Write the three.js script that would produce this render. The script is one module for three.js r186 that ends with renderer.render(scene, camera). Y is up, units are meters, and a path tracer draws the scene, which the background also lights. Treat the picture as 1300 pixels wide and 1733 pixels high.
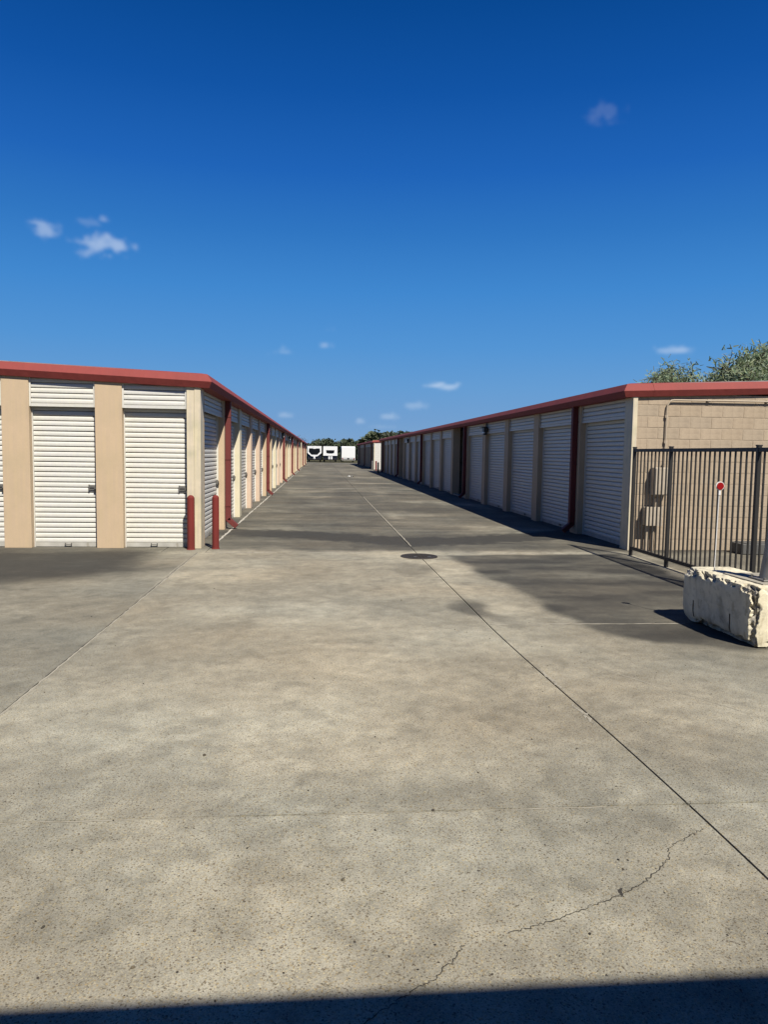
import * as THREE from 'three';
import { mergeGeometries, toCreasedNormals } from 'three/addons/utils/BufferGeometryUtils.js';
import { RoundedBoxGeometry } from 'three/addons/geometries/RoundedBoxGeometry.js';
import { Brush, Evaluator, SUBTRACTION } from 'three-bvh-csg';

// ---------------------------------------------------------------- camera
const scene = new THREE.Scene();
const EYE = 1.675, FOCAL = 1250, PW = 1300, PH = 1733;
const camera = new THREE.PerspectiveCamera(2 * Math.atan(PH / 2 / FOCAL) * 180 / Math.PI, 769 / 1024, 0.05, 2000);
const yaw = THREE.MathUtils.degToRad(5), pitch = THREE.MathUtils.degToRad(-4.55), roll = THREE.MathUtils.degToRad(0.85);
const fwd = new THREE.Vector3(Math.sin(yaw) * Math.cos(pitch), Math.sin(pitch), -Math.cos(yaw) * Math.cos(pitch));
const rt0 = new THREE.Vector3().crossVectors(fwd, new THREE.Vector3(0, 1, 0)).normalize();
const up0 = new THREE.Vector3().crossVectors(rt0, fwd);
const camR = rt0.clone().multiplyScalar(Math.cos(roll)).addScaledVector(up0, Math.sin(roll));
const camU = up0.clone().multiplyScalar(Math.cos(roll)).addScaledVector(rt0, -Math.sin(roll));
camera.position.set(0, EYE, 0);
camera.quaternion.setFromRotationMatrix(new THREE.Matrix4().makeBasis(camR, camU, fwd.clone().negate()));
camera.updateMatrixWorld(true);
scene.add(camera);

// ---------------------------------------------------------------- noise
function rng(seed) { let a = seed >>> 0; return () => { a |= 0; a = a + 0x6D2B79F5 | 0; let t = Math.imul(a ^ a >>> 15, 1 | a); t = t + Math.imul(t ^ t >>> 7, 61 | t) ^ t; return ((t ^ t >>> 14) >>> 0) / 4294967296; }; }
const NT = new Float32Array(65536); { const r = rng(77); for (let i = 0; i < 65536; i++) NT[i] = r(); }
function vnoise(x, y, px = 256, py = 256) {       // tiling value noise, 0..1
  const xi = Math.floor(x), yi = Math.floor(y), fx = x - xi, fy = y - yi;
  const u = fx * fx * (3 - 2 * fx), v = fy * fy * (3 - 2 * fy);
  const x0 = ((xi % px) + px) % px, x1 = (x0 + 1) % px, y0 = ((yi % py) + py) % py, y1 = (y0 + 1) % py;
  const a = NT[y0 * 256 + x0], b = NT[y0 * 256 + x1], c = NT[y1 * 256 + x0], d = NT[y1 * 256 + x1];
  return (a + (b - a) * u) * (1 - v) + (c + (d - c) * u) * v;
}
function fbm(x, y, o = 4, p = 256) { let s = 0, a = 0.5, n = 0; for (let i = 0; i < o; i++) { s += a * vnoise(x + i * 17.3, y + i * 9.1, p, p); n += a; a *= 0.5; x *= 2; y *= 2; } return s / n; }
const sstep = (a, b, x) => { const t = Math.min(1, Math.max(0, (x - a) / (b - a))); return t * t * (3 - 2 * t); };
const lerp = (a, b, t) => a + (b - a) * t;

// ---------------------------------------------------------------- sky: air and a few small clouds
const SKYW = 2048, SKYH = 1024;
const EXPOSURE = 1.6;
{
  const sc = v => { v /= 255; return v <= 0.04045 ? v / 12.92 : ((v + 0.055) / 1.055) ** 2.4; };
  const stops = [[-2, 128, 166, 206], [0.8, 126, 165, 207], [2.5, 115, 160, 208], [5, 102, 157, 211], [8, 84, 149, 212], [12, 65, 136, 207], [16, 48, 118, 194], [20, 32, 100, 184], [25, 18, 84, 165], [30, 9, 72, 146], [45, 6, 60, 128], [90, 5, 52, 116]]
    .map(([e, r, g, b]) => [e, sc(r) / EXPOSURE, sc(g) / EXPOSURE, sc(b) / EXPOSURE]);
  const dirPx = (px, py) => fwd.clone().multiplyScalar(FOCAL).addScaledVector(camR, px - PW / 2).addScaledVector(camU, PH / 2 - py).normalize();
  const clouds = [[73, 390, 26, 13, .5], [182, 416, 46, 17, .62], [150, 424, 22, 13, .4], [176, 373, 12, 8, .4], [150, 378, 20, 7, .15], [1024, 190, 30, 17, .1], [1030, 208, 26, 8, .08], [478, 595, 28, 8, .24], [548, 585, 18, 8, .36], [562, 556, 16, 6, .12],
    [750, 655, 33, 8, .6], [740, 652, 14, 7, .4], [700, 687, 26, 8, .3], [662, 705, 22, 7, .36], [610, 713, 10, 5, .36], [1138, 596, 30, 8, .42], [1150, 592, 16, 7, .2], [485, 703, 16, 5, .34], [640, 722, 30, 5, .18], [1290, 700, 40, 8, .2]]
    .map(([px, py, rx, ry, o]) => { const d = dirPx(px, py); return { az: Math.atan2(d.z, d.x), el: Math.asin(d.y), rx: rx / FOCAL, ry: ry / FOCAL, o }; });
  const data = new Float32Array(SKYW * SKYH * 4);
  for (let j = 0; j < SKYH; j++) {
    const el = ((j + 0.5) / SKYH - 0.5) * Math.PI, deg = el * 180 / Math.PI;
    let k = 0; while (k < stops.length - 2 && deg > stops[k + 1][0]) k++;
    const t = Math.min(1, Math.max(0, (deg - stops[k][0]) / (stops[k + 1][0] - stops[k][0])));
    for (let i = 0; i < SKYW; i++) {
      let c = [1, 2, 3].map(q => lerp(stops[k][q], stops[k + 1][q], t));
      const az = ((i + 0.5) / SKYW - 0.5) * 2 * Math.PI;
      if (deg < -3) c = [0.16, 0.15, 0.13];
      for (const cl of clouds) {
        const dx = (az - cl.az) * Math.cos(el) / cl.rx, dy = (el - cl.el) / cl.ry;
        if (Math.abs(dx) > 1.8 || Math.abs(dy) > 2) continue;
        const n = fbm(i * 0.27 + cl.az * 40, j * 0.4 + 7, 4);
        const r = dx * dx + (dy < 0 ? dy * dy * 1.5 : dy * dy);
        const a = cl.o * 0.72 * sstep(1.05, 0.2, Math.sqrt(r) * 1.12 + (n - 0.5) * 2.0);
        if (a > 0) { c[0] = lerp(c[0], 0.42, a); c[1] = lerp(c[1], 0.49, a); c[2] = lerp(c[2], 0.58, a); }
      }
      const o = (j * SKYW + i) * 4; data[o] = c[0]; data[o + 1] = c[1]; data[o + 2] = c[2]; data[o + 3] = 1;
    }
  }
  const sky = new THREE.DataTexture(data, SKYW, SKYH, THREE.RGBAFormat, THREE.FloatType);
  sky.mapping = THREE.EquirectangularReflectionMapping; sky.magFilter = THREE.LinearFilter; sky.minFilter = THREE.LinearFilter; sky.wrapS = THREE.RepeatWrapping; sky.needsUpdate = true;
  scene.background = sky; scene.environment = sky;
}

// ---------------------------------------------------------------- sun, renderer
const SUN = new THREE.Vector3(0.32, 1, 0.78);
const sun = new THREE.DirectionalLight(new THREE.Color(1, 0.945, 0.85), 5);
sun.position.copy(SUN.clone().multiplyScalar(60)).add(new THREE.Vector3(2, 0, -40));
sun.target.position.set(2, 0, -40); scene.add(sun, sun.target);
sun.castShadow = true; sun.shadow.mapSize.set(4096, 4096); sun.shadow.radius = 1; sun.shadow.bias = -0.0004; sun.shadow.normalBias = 0.02;
Object.assign(sun.shadow.camera, { left: -110, right: 110, top: 110, bottom: -110, near: 1, far: 260 });
const renderer = new THREE.WebGLRenderer({ antialias: true });
renderer.setSize(769, 1024);
renderer.toneMapping = THREE.LinearToneMapping; renderer.toneMappingExposure = EXPOSURE;
renderer.shadowMap.enabled = true;

// ---------------------------------------------------------------- textures
function dataTex(n, fn, srgb, rep = 1) {
  const d = new Uint8Array(n * n * 4);
  for (let j = 0; j < n; j++) for (let i = 0; i < n; i++) { const c = fn(i, j, n), o = (j * n + i) * 4; d[o] = c[0]; d[o + 1] = c[1]; d[o + 2] = c[2]; d[o + 3] = 255; }
  const t = new THREE.DataTexture(d, n, n); if (srgb) t.colorSpace = THREE.SRGBColorSpace;
  t.wrapS = t.wrapT = THREE.RepeatWrapping; t.magFilter = THREE.LinearFilter; t.minFilter = THREE.LinearMipmapLinearFilter; t.generateMipmaps = true; t.repeat.set(rep, rep); t.needsUpdate = true; return t;
}
const clamp8 = v => v < 0 ? 0 : v > 255 ? 255 : v;
// exposed-aggregate concrete: 2048 px over 3 m
const AGG = 2048, aggR = new Float32Array(AGG * AGG * 3), aggH = new Float32Array(AGG * AGG);
{
  for (let j = 0; j < AGG; j++) for (let i = 0; i < AGG; i++) {
    const m = fbm(i / 64, j / 64, 3, 32) - 0.5, f = vnoise(i / 2.3, j / 2.3, 256, 256) - 0.5, o = j * AGG + i;
    const v = 205 + m * 46 + f * 40;
    aggR[o * 3] = v; aggR[o * 3 + 1] = v; aggR[o * 3 + 2] = v; aggH[o] = 150 + m * 40 + f * 22;
  }
  const r = rng(5);
  const blob = (x, y, rad, col, a, h) => {
    const R = Math.ceil(rad), sq = 0.6 + r() * 0.8, th = r() * 3.14, cs = Math.cos(th), sn = Math.sin(th);
    for (let dy = -R; dy <= R; dy++) for (let dx = -R; dx <= R; dx++) {
      const ex = (dx * cs + dy * sn) / rad * sq, ey = (-dx * sn + dy * cs) / rad / sq, q = ex * ex + ey * ey; if (q > 1) continue;
      const w = a * (q > 0.6 ? (1 - q) / 0.4 : 1), o = (((y + dy) & (AGG - 1)) * AGG) + ((x + dx) & (AGG - 1));
      for (let c = 0; c < 3; c++) aggR[o * 3 + c] += (col[c] - aggR[o * 3 + c]) * w;
      aggH[o] += h * w;
    }
  };
  const pal = [[232, 228, 214], [190, 176, 150], [150, 142, 128], [214, 196, 160], [120, 108, 96], [170, 172, 168], [240, 232, 210]];
  for (let k = 0; k < 200000; k++) blob((r() * AGG) | 0, (r() * AGG) | 0, 1.0 + r() * r() * 2.7, pal[(r() * pal.length) | 0], 0.32 + r() * 0.62, 14 + r() * 24);
  for (let k = 0; k < 34000; k++) blob((r() * AGG) | 0, (r() * AGG) | 0, 0.8 + r() * r() * 2.0, [86, 78, 66], 0.3 + r() * 0.5, -50);
  for (let k = 0; k < 190; k++) blob((r() * AGG) | 0, (r() * AGG) | 0, 1.8 + r() * r() * 3.4, [46, 38, 30], 0.65 + r() * 0.3, -95);
}
const concreteMap = dataTex(AGG, (i, j) => { const o = (j * AGG + i) * 3; return [clamp8(aggR[o]), clamp8(aggR[o + 1]), clamp8(aggR[o + 2])]; }, true, 1 / 3);
const concreteBump = dataTex(AGG, (i, j) => { const v = clamp8(aggH[j * AGG + i]); return [v, v, v]; }, false, 1 / 3);
// painted sheet metal and masonry: faint chalking, run marks
const chalkMap = dataTex(512, (i, j) => { const n = fbm(i / 64, j / 64, 5, 8), s = vnoise(i / 8, j / 128, 64, 4), f = vnoise(i / 2, j / 2); const v = 228 + (n - 0.5) * 34 + (s - 0.5) * 16 + (f - 0.5) * 8; return [clamp8(v), clamp8(v - (n - .5) * 6), clamp8(v - (s - .5) * 14)]; }, true, 1 / 1.3);
const dustMap = dataTex(512, (i, j) => { const n = fbm(i / 40, j / 40, 5, 12.8 | 0), f = vnoise(i / 2, j / 2), s = sstep(0.62, 0.8, fbm(i / 16, j / 64, 4, 32)); const v = 226 + (n - 0.5) * 44 + (f - 0.5) * 12 - s * 26; return [clamp8(v), clamp8(v - 2 - s * 3), clamp8(v - 5 - s * 8)]; }, true, 1 / 1.7);
const softMap = dataTex(512, (i, j) => { const n = fbm(i / 64, j / 64, 4, 8), s = vnoise(i / 5, j / 128, 64, 4), f = vnoise(i / 2, j / 2); const v = 236 + (n - 0.5) * 16 + (s - 0.5) * 6 + (f - 0.5) * 6; return [clamp8(v), clamp8(v - (n - .5) * 4), clamp8(v - 2 - (s - .5) * 6)]; }, true, 1 / 2.3);
const grainBump = dataTex(512, (i, j) => { const v = 128 + (vnoise(i / 3, j / 3) - 0.5) * 120 + (vnoise(i / 9, j / 9) - 0.5) * 90; return [v, v, v].map(clamp8); }, false, 1 / 0.35);
const dentBump = dataTex(256, (i, j) => { const v = 255 * fbm(i / 32, j / 32, 3, 8); return [v, v, v].map(clamp8); }, false, 1 / 0.9);
const barkMap = dataTex(256, (i, j) => { const n = fbm(i / 6, j / 40, 4, 64); const v = 110 + n * 130; return [v, v * .93, v * .84].map(clamp8); }, true, 1);
const grassMap = dataTex(512, (i, j) => { const n = fbm(i / 20, j / 20, 5, 25), f = vnoise(i / 1.6, j / 1.6); const v = 140 + (n - .5) * 150 + (f - .5) * 90; return [v * (0.95 + n * .2), v, v * .6].map(clamp8); }, true, 1 / 5);

// ---------------------------------------------------------------- materials (linear base colours)
const lin = (r, g, b) => new THREE.Color().setRGB(r, g, b);
const M = (c, o = {}) => new THREE.MeshStandardMaterial({ color: lin(...c.map(v => v * 0.75)), roughness: 0.75, metalness: 0, side: THREE.DoubleSide, ...o });
const mat = {
  concrete: M([0.535, 0.492, 0.376], { map: concreteMap, bumpMap: concreteBump, bumpScale: 0.005, roughness: 0.9, vertexColors: true }),
  filler: M([0.05, 0.043, 0.034], { roughness: 1 }),
  pale: M([0.46, 0.43, 0.35], { map: dustMap, roughness: 0.95 }),
  sealant: M([0.62, 0.59, 0.52], { map: dustMap, roughness: 0.85 }),
  crack: M([0.035, 0.03, 0.024], { roughness: 1 }),
  grass: M([0.16, 0.16, 0.075], { map: grassMap, roughness: 1 }),
  door: [0, 1, 2].map(k => M([[0.80, 0.785, 0.725], [0.785, 0.77, 0.72], [0.81, 0.785, 0.71]][k], { map: softMap, roughness: 0.5, bumpMap: dentBump, bumpScale: 0.003 })),
  doorBar: M([0.62, 0.61, 0.56], { map: dustMap, roughness: 0.5 }),
  pillar: M([0.66, 0.50, 0.33], { map: softMap, roughness: 0.85, bumpMap: grainBump, bumpScale: 0.0012 }),
  pillarPink: M([0.74, 0.56, 0.42], { map: softMap, roughness: 0.8 }),
  pillarCream: M([0.80, 0.72, 0.52], { map: softMap, roughness: 0.6 }),
  cream: M([0.80, 0.70, 0.50], { map: chalkMap, roughness: 0.55 }),
  trim: M([0.285, 0.042, 0.034], { map: softMap, roughness: 0.78, bumpMap: dentBump, bumpScale: 0.004 }),
  downspout: M([0.165, 0.022, 0.018], { map: softMap, roughness: 0.7 }),
  bollard: M([0.225, 0.02, 0.013], { map: dustMap, roughness: 0.85, bumpMap: grainBump, bumpScale: 0.001 }),
  block: [0, 1, 2, 3].map(k => M([[0.57, 0.46, 0.335], [0.545, 0.445, 0.328], [0.59, 0.475, 0.345], [0.56, 0.448, 0.322]][k], { map: dustMap, bumpMap: grainBump, bumpScale: 0.0025, roughness: 0.92 })),
  blockWhite: M([0.80, 0.77, 0.72], { map: softMap, roughness: 0.8 }),
  mortar: M([0.60, 0.49, 0.365], { map: dustMap, bumpMap: grainBump, bumpScale: 0.002, roughness: 0.95 }),
  inner: M([0.42, 0.35, 0.27], { map: dustMap, roughness: 0.9 }),
  roof: M([0.52, 0.53, 0.53], { map: dustMap, roughness: 0.45, metalness: 0.4 }),
  steel: M([0.24, 0.235, 0.22], { map: dustMap, roughness: 0.45, metalness: 0.25 }),
  darkSteel: M([0.05, 0.048, 0.045], { roughness: 0.45, metalness: 0.5 }),
  fence: M([0.028, 0.026, 0.024], { map: dustMap, roughness: 0.5 }),
  galv: M([0.36, 0.355, 0.34], { map: dustMap, roughness: 0.5, metalness: 0.55 }),
  iron: M([0.055, 0.045, 0.036], { map: dustMap, roughness: 0.7, metalness: 0.3 }),
  utility: M([0.60, 0.52, 0.41], { map: dustMap, roughness: 0.6 }),
  conduit: M([0.60, 0.50, 0.375], { map: dustMap, roughness: 0.55 }),
  blockPaint: M([1.02, 0.96, 0.75], { map: dustMap, bumpMap: grainBump, bumpScale: 0.004, roughness: 0.9, vertexColors: true }),
  reflector: M([0.30, 0.008, 0.010], { roughness: 0.3 }),
  white: M([0.80, 0.79, 0.76], { roughness: 0.5 }),
  rvWhite: M([0.82, 0.82, 0.81], { roughness: 0.3 }),
  rvBlack: M([0.012, 0.012, 0.014], { roughness: 0.25 }),
  glassDark: M([0.01, 0.012, 0.015], { roughness: 0.06, metalness: 0 }),
  rubber: M([0.02, 0.02, 0.02], { roughness: 0.9 }),
  bark: M([0.10, 0.08, 0.06], { map: barkMap, roughness: 1 }),
  greyBox: M([0.12, 0.12, 0.115], { map: dustMap, roughness: 0.85 }),
  stucco: M([0.60, 0.50, 0.38], { map: dustMap, bumpMap: grainBump, bumpScale: 0.003, roughness: 0.95 }),
  stone: M([0.11, 0.095, 0.075], { roughness: 1 }),
  lens: M([0.75, 0.76, 0.74], { roughness: 0.2 }),
};
const leafMat = (c, t = 0.35) => new THREE.MeshPhysicalMaterial({ color: lin(...c.map(v => v * 0.85)), roughness: 0.9, transmission: t, thickness: 0, side: THREE.DoubleSide, vertexColors: true });

// ---------------------------------------------------------------- helpers
const taken = new Map();
function numbered(n) { const k = taken.get(n) || 0; taken.set(n, k + 1); return k ? `${n}_${String(k).padStart(3, '0')}` : n; }
function uvMetres(g, ox = 0, oy = 0) {
  const p = g.attributes.position, n = g.attributes.normal, uv = new Float32Array(p.count * 2);
  for (let i = 0; i < p.count; i++) {
    const ax = Math.abs(n.getX(i)), ay = Math.abs(n.getY(i)), az = Math.abs(n.getZ(i));
    let u, v; if (ay >= ax && ay >= az) { u = p.getX(i); v = p.getZ(i); } else if (ax >= az) { u = p.getZ(i); v = p.getY(i); } else { u = p.getX(i); v = p.getY(i); }
    uv[2 * i] = u + ox; uv[2 * i + 1] = v + oy;
  }
  g.setAttribute('uv', new THREE.BufferAttribute(uv, 2)); return g;
}
function plain(g) { const q = g.index ? g.toNonIndexed() : g; for (const k of Object.keys(q.attributes)) if (!['position', 'normal', 'uv'].includes(k)) q.deleteAttribute(k); return q; }
function box(w, h, d, x = 0, y = 0, z = 0) { const g = new THREE.BoxGeometry(w, h, d); g.translate(x, y, z); return uvMetres(g); }
function rbox(w, h, d, r, x = 0, y = 0, z = 0) { const g = new RoundedBoxGeometry(w, h, d, 2, r); g.translate(x, y, z); return uvMetres(g); }
function cyl(r0, r1, h, x = 0, y = 0, z = 0, seg = 16) { const g = new THREE.CylinderGeometry(r1, r0, h, seg); g.translate(x, y, z); return g; }
const join = list => list.length === 1 ? list[0] : mergeGeometries(list.map(plain));
function mesh(name, g, m, parent) { const o = new THREE.Mesh(g, m); o.name = name; o.castShadow = o.receiveShadow = true; if (parent) parent.add(o); return o; }
function thing(name, label, category, pos = [0, 0, 0], turn = 0, group) { const o = new THREE.Group(); o.name = numbered(name); o.position.set(...pos); o.rotation.y = turn; o.userData = { label, category }; if (group) o.userData.group = group; scene.add(o); return o; }
function solo(name, g, m, label, category, pos = [0, 0, 0], group) { const o = mesh(numbered(name), g, m, scene); o.position.set(...pos); o.userData = { label, category }; if (group) o.userData.group = group; return o; }
function struct(name, g, m) { const o = mesh(numbered(name), g, m, scene); o.userData = { kind: 'structure' }; return o; }
function strip(profile, w, closed = false) {     // profile [y,z] swept along x from -w/2 to w/2
  const pos = [], uv = [], idx = []; let L = 0;
  profile.forEach(([y, z], i) => { if (i) L += Math.hypot(y - profile[i - 1][0], z - profile[i - 1][1]); pos.push(-w / 2, y, z, w / 2, y, z); uv.push(-w / 2, L, w / 2, L); });
  for (let i = 0; i < profile.length - 1; i++) { const a = 2 * i; idx.push(a, a + 1, a + 2, a + 1, a + 3, a + 2); }
  const g = new THREE.BufferGeometry(); g.setAttribute('position', new THREE.Float32BufferAttribute(pos, 3)); g.setAttribute('uv', new THREE.Float32BufferAttribute(uv, 2)); g.setIndex(idx); g.computeVertexNormals(); return g;
}
function ribbon(pts, halfW, y, seed, taper = 0) {     // ragged flat ribbon on the ground through [x,z] points
  const r = rng(seed), pos = [], idx = [];
  pts.forEach(([x, z], i) => {
    const a = pts[Math.max(0, i - 1)], b = pts[Math.min(pts.length - 1, i + 1)]; let tx = b[0] - a[0], tz = b[1] - a[1]; const l = Math.hypot(tx, tz); tx /= l; tz /= l;
    const k = taper ? Math.max(0.12, Math.sin(Math.PI * Math.min(1, (i + 0.4) / (pts.length - 0.2))) ** taper) : 1;
    const w1 = halfW * k * (0.35 + r() * 1.3), w2 = halfW * k * (0.35 + r() * 1.3);
    pos.push(x - tz * w1, y, z + tx * w1, x + tz * w2, y, z - tx * w2);
    if (i) { const q = 2 * i; idx.push(q - 2, q - 1, q, q - 1, q + 1, q); }
  });
  const g = new THREE.BufferGeometry(); g.setAttribute('position', new THREE.Float32BufferAttribute(pos, 3)); g.setIndex(idx); g.computeVertexNormals(); return uvMetres(g);
}
function wander(pts, step, amp, seed) { const r = rng(seed), out = []; for (let i = 0; i < pts.length - 1; i++) { const [ax, az] = pts[i], [bx, bz] = pts[i + 1], n = Math.max(1, Math.round(Math.hypot(bx - ax, bz - az) / step)); for (let k = 0; k < n; k++) { const t = k / n; out.push([lerp(ax, bx, t) + (r() - .5) * amp, lerp(az, bz, t) + (r() - .5) * amp]); } } out.push(pts[pts.length - 1]); return out; }

// ================================================================= ground
{
  const g = new THREE.PlaneGeometry(1600, 1600, 1, 1); g.rotateX(-Math.PI / 2); g.translate(0, -0.06, -300); uvMetres(g);
  struct('ground', g, mat.grass);
}
// concrete: world-space stains as vertex colours (matter on the slab: tyre grime, mud wash, algae)
const inPoly = (x, z, P) => { let d = 1e9, ins = false; for (let i = 0, j = P.length - 1; i < P.length; j = i++) { const [ax, az] = P[j], [bx, bz] = P[i]; if ((az > z) !== (bz > z) && x < (bx - ax) * (z - az) / (bz - az) + ax) ins = !ins; const t = Math.min(1, Math.max(0, ((x - ax) * (bx - ax) + (z - az) * (bz - az)) / ((bx - ax) ** 2 + (bz - az) ** 2))); d = Math.min(d, Math.hypot(x - ax - t * (bx - ax), z - az - t * (bz - az))); } return ins ? d : -d; };
const nearLine = (x, z, P) => { let d = 1e9; for (let i = 1; i < P.length; i++) { const [ax, az] = P[i - 1], [bx, bz] = P[i]; const t = Math.min(1, Math.max(0, ((x - ax) * (bx - ax) + (z - az) * (bz - az)) / ((bx - ax) ** 2 + (bz - az) ** 2))); d = Math.min(d, Math.hypot(x - ax - t * (bx - ax), z - az - t * (bz - az))); } return d; };
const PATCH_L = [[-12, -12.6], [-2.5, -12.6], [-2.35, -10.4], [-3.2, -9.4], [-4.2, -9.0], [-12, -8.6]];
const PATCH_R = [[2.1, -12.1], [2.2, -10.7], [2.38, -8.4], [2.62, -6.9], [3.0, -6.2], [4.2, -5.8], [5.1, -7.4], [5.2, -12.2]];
const PATCH_R2 = [[2.75, -6.9], [3.0, -5.3], [4.6, -4.7], [6, -5.5], [5.2, -7.4]];
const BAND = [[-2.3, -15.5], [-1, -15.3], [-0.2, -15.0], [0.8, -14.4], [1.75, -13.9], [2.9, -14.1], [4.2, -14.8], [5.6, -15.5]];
const jointX = z => z > -7.4 ? lerp(1.67, 1.80, sstep(-7.4, -2.7, z)) : lerp(1.64, 1.67, sstep(-12.3, -7.4, z));
function stain(x, z) {
  const wx = x + (fbm(x * 1.3, z * 1.3, 3) - 0.5) * 0.7, wz = z + (fbm(x * 1.3 + 40, z * 1.3, 3) - 0.5) * 0.9;
  const tiny = vnoise(x * 23, z * 23) - 0.5; const big = fbm(x * 0.45 + 3, z * 0.45 + 11, 4) - 0.5, mid = fbm(x * 1.7 + 31, z * 1.7, 4) - 0.5, fine = fbm(x * 7, z * 7 + 5, 3) - 0.5;
  const streak = fbm(x * 0.35 + 9, z * 1.6 + 3, 4) - 0.5, drive = fbm(x * 2.2 + 60, z * 0.25, 3) - 0.5;
  const lat = fbm(x * 0.9 + 15, z * 3.2 + 8, 4) - 0.5; let v = 1.14 + lat * 0.22 + big * 0.12 + mid * 0.20 + fine * 0.42 + tiny * 0.22, warm = (fbm(x * 0.9 + 70, z * 0.9 + 20, 3) - 0.5) * 0.12;
  const worn = sstep(0.30, 0.72, fbm(x * 0.7 + 12, z * 0.9 + 2, 5) + (z < -3.32 ? 0.10 : 0) + (z < -7 ? 0.04 : 0));
  v *= 1 - 0.27 * worn + (fbm(x * 0.5 + 4, z * 5.5, 3) - 0.5) * 0.5 * sstep(-10, -14, z) + streak * 0.75 * sstep(-7, -14, z) + drive * 0.3 * sstep(-9, -14, z);
  if (x < -2.0 && z > -12.7) { v *= 0.80; warm -= 0.02; }
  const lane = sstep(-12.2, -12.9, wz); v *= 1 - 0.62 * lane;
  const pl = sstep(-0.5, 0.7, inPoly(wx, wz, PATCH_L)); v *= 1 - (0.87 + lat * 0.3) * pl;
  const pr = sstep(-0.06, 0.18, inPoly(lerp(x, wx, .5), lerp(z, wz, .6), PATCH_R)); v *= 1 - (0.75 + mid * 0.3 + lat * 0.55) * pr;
  const pr2 = sstep(-0.3, 0.6, inPoly(wx, wz, PATCH_R2)); v *= 1 - 0.16 * pr2;
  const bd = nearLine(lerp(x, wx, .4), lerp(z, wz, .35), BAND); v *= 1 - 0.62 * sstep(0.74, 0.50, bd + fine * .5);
  const edge = sstep(0.4, 0.9, fbm(wx * 0.9, wz * 0.5 + 3, 3)) * sstep(-13, -16, z); v *= 1 + 0.85 * edge * (0.4 + sstep(.35, .7, fbm(x * .8, z * 1.1 + 50, 3)));
  v *= 1 - 0.62 * sstep(0.42, 0.2, Math.hypot((wx - 1.56) / 0.8, (wz + 7.85) / 1.2)) - 0.3 * sstep(0.34, 0.16, Math.hypot((wx - 1.88) / 0.9, (wz + 7.35) / 1.2));
  v *= 1 - 0.35 * sstep(0.6, 0.2, Math.hypot(wx - 1.3, (wz + 10.5) / 1.4)) - 0.25 * sstep(0.9, 0.3, Math.hypot(wx - 1.4, (wz + 13.2) / 1.2));
  v *= 1 + 0.22 * sstep(0.9, 0.2, Math.abs(wx - lerp(2.0, 1.9, .5)) * 2.2) * sstep(-12, -11, z) * sstep(-5.5, -8, z);
  const spot = sstep(0.66, 0.70, fbm(x * 3.1 + 100, z * 3.1 + 40, 5)); v *= 1 - 0.14 * spot;
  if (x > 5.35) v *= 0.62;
  v = Math.max(0.12, v);
  const cool = (pr * 0.02) - pl * 0.02;
  return [v * (1 + warm), v * (1 + cool * .5), v * (1 - warm * 1.1 + cool)];
}
const pavement = new THREE.Group(); pavement.name = 'concrete_pavement'; pavement.userData = { kind: 'structure' }; scene.add(pavement);
function slab(x0f, x1f, z0, z1, cell) {        // z0 far, z1 near; edges may bend
  const GAP = 0.006, nx = Math.max(2, Math.ceil((x1f(z1) - x0f(z1)) / cell)), nz = Math.max(2, Math.ceil((z1 - z0) / (cell * (z1 < -13 ? 1.6 : 1))));
  const pos = [], col = [], idx = [], uv = [];
  for (let j = 0; j <= nz; j++) for (let i = 0; i <= nx; i++) {
    const z = lerp(z0 + GAP, z1 - GAP, j / nz), x = lerp(x0f(z) + GAP, x1f(z) - GAP, i / nx);
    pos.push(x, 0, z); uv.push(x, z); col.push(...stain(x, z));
  }
  for (let j = 0; j < nz; j++) for (let i = 0; i < nx; i++) { const a = j * (nx + 1) + i; idx.push(a, a + nx + 1, a + 1, a + 1, a + nx + 1, a + nx + 2); }
  // skirt down to the bedding
  const rim = []; for (let i = 0; i <= nx; i++) rim.push(i); for (let j = 1; j <= nz; j++) rim.push(j * (nx + 1) + nx); for (let i = nx - 1; i >= 0; i--) rim.push(nz * (nx + 1) + i); for (let j = nz - 1; j >= 0; j--) rim.push(j * (nx + 1));
  const base = pos.length / 3; rim.forEach(q => { pos.push(pos[3 * q], 0, pos[3 * q + 2], pos[3 * q], -0.05, pos[3 * q + 2]); for (let k = 0; k < 2; k++) { uv.push(pos[3 * q] + (k ? 0.05 : 0), pos[3 * q + 2]); col.push(col[3 * q], col[3 * q + 1], col[3 * q + 2]); } });
  for (let k = 0; k < rim.length - 1; k++) { const a = base + 2 * k; idx.push(a, a + 2, a + 1, a + 1, a + 2, a + 3); }
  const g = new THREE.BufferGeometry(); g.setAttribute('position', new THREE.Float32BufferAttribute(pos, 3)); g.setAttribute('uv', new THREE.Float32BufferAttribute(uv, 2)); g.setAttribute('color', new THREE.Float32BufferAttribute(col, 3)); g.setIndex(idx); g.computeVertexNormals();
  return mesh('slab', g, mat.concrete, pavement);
}
const cst = v => () => v;
const JL = z => z > -12.8 ? -2.0 : -1.88;
const zJ = [3, -3.32, -12.3]; for (let z = -16.9; z > -121; z -= 4.6) zJ.push(z); zJ.push(-122);
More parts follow.
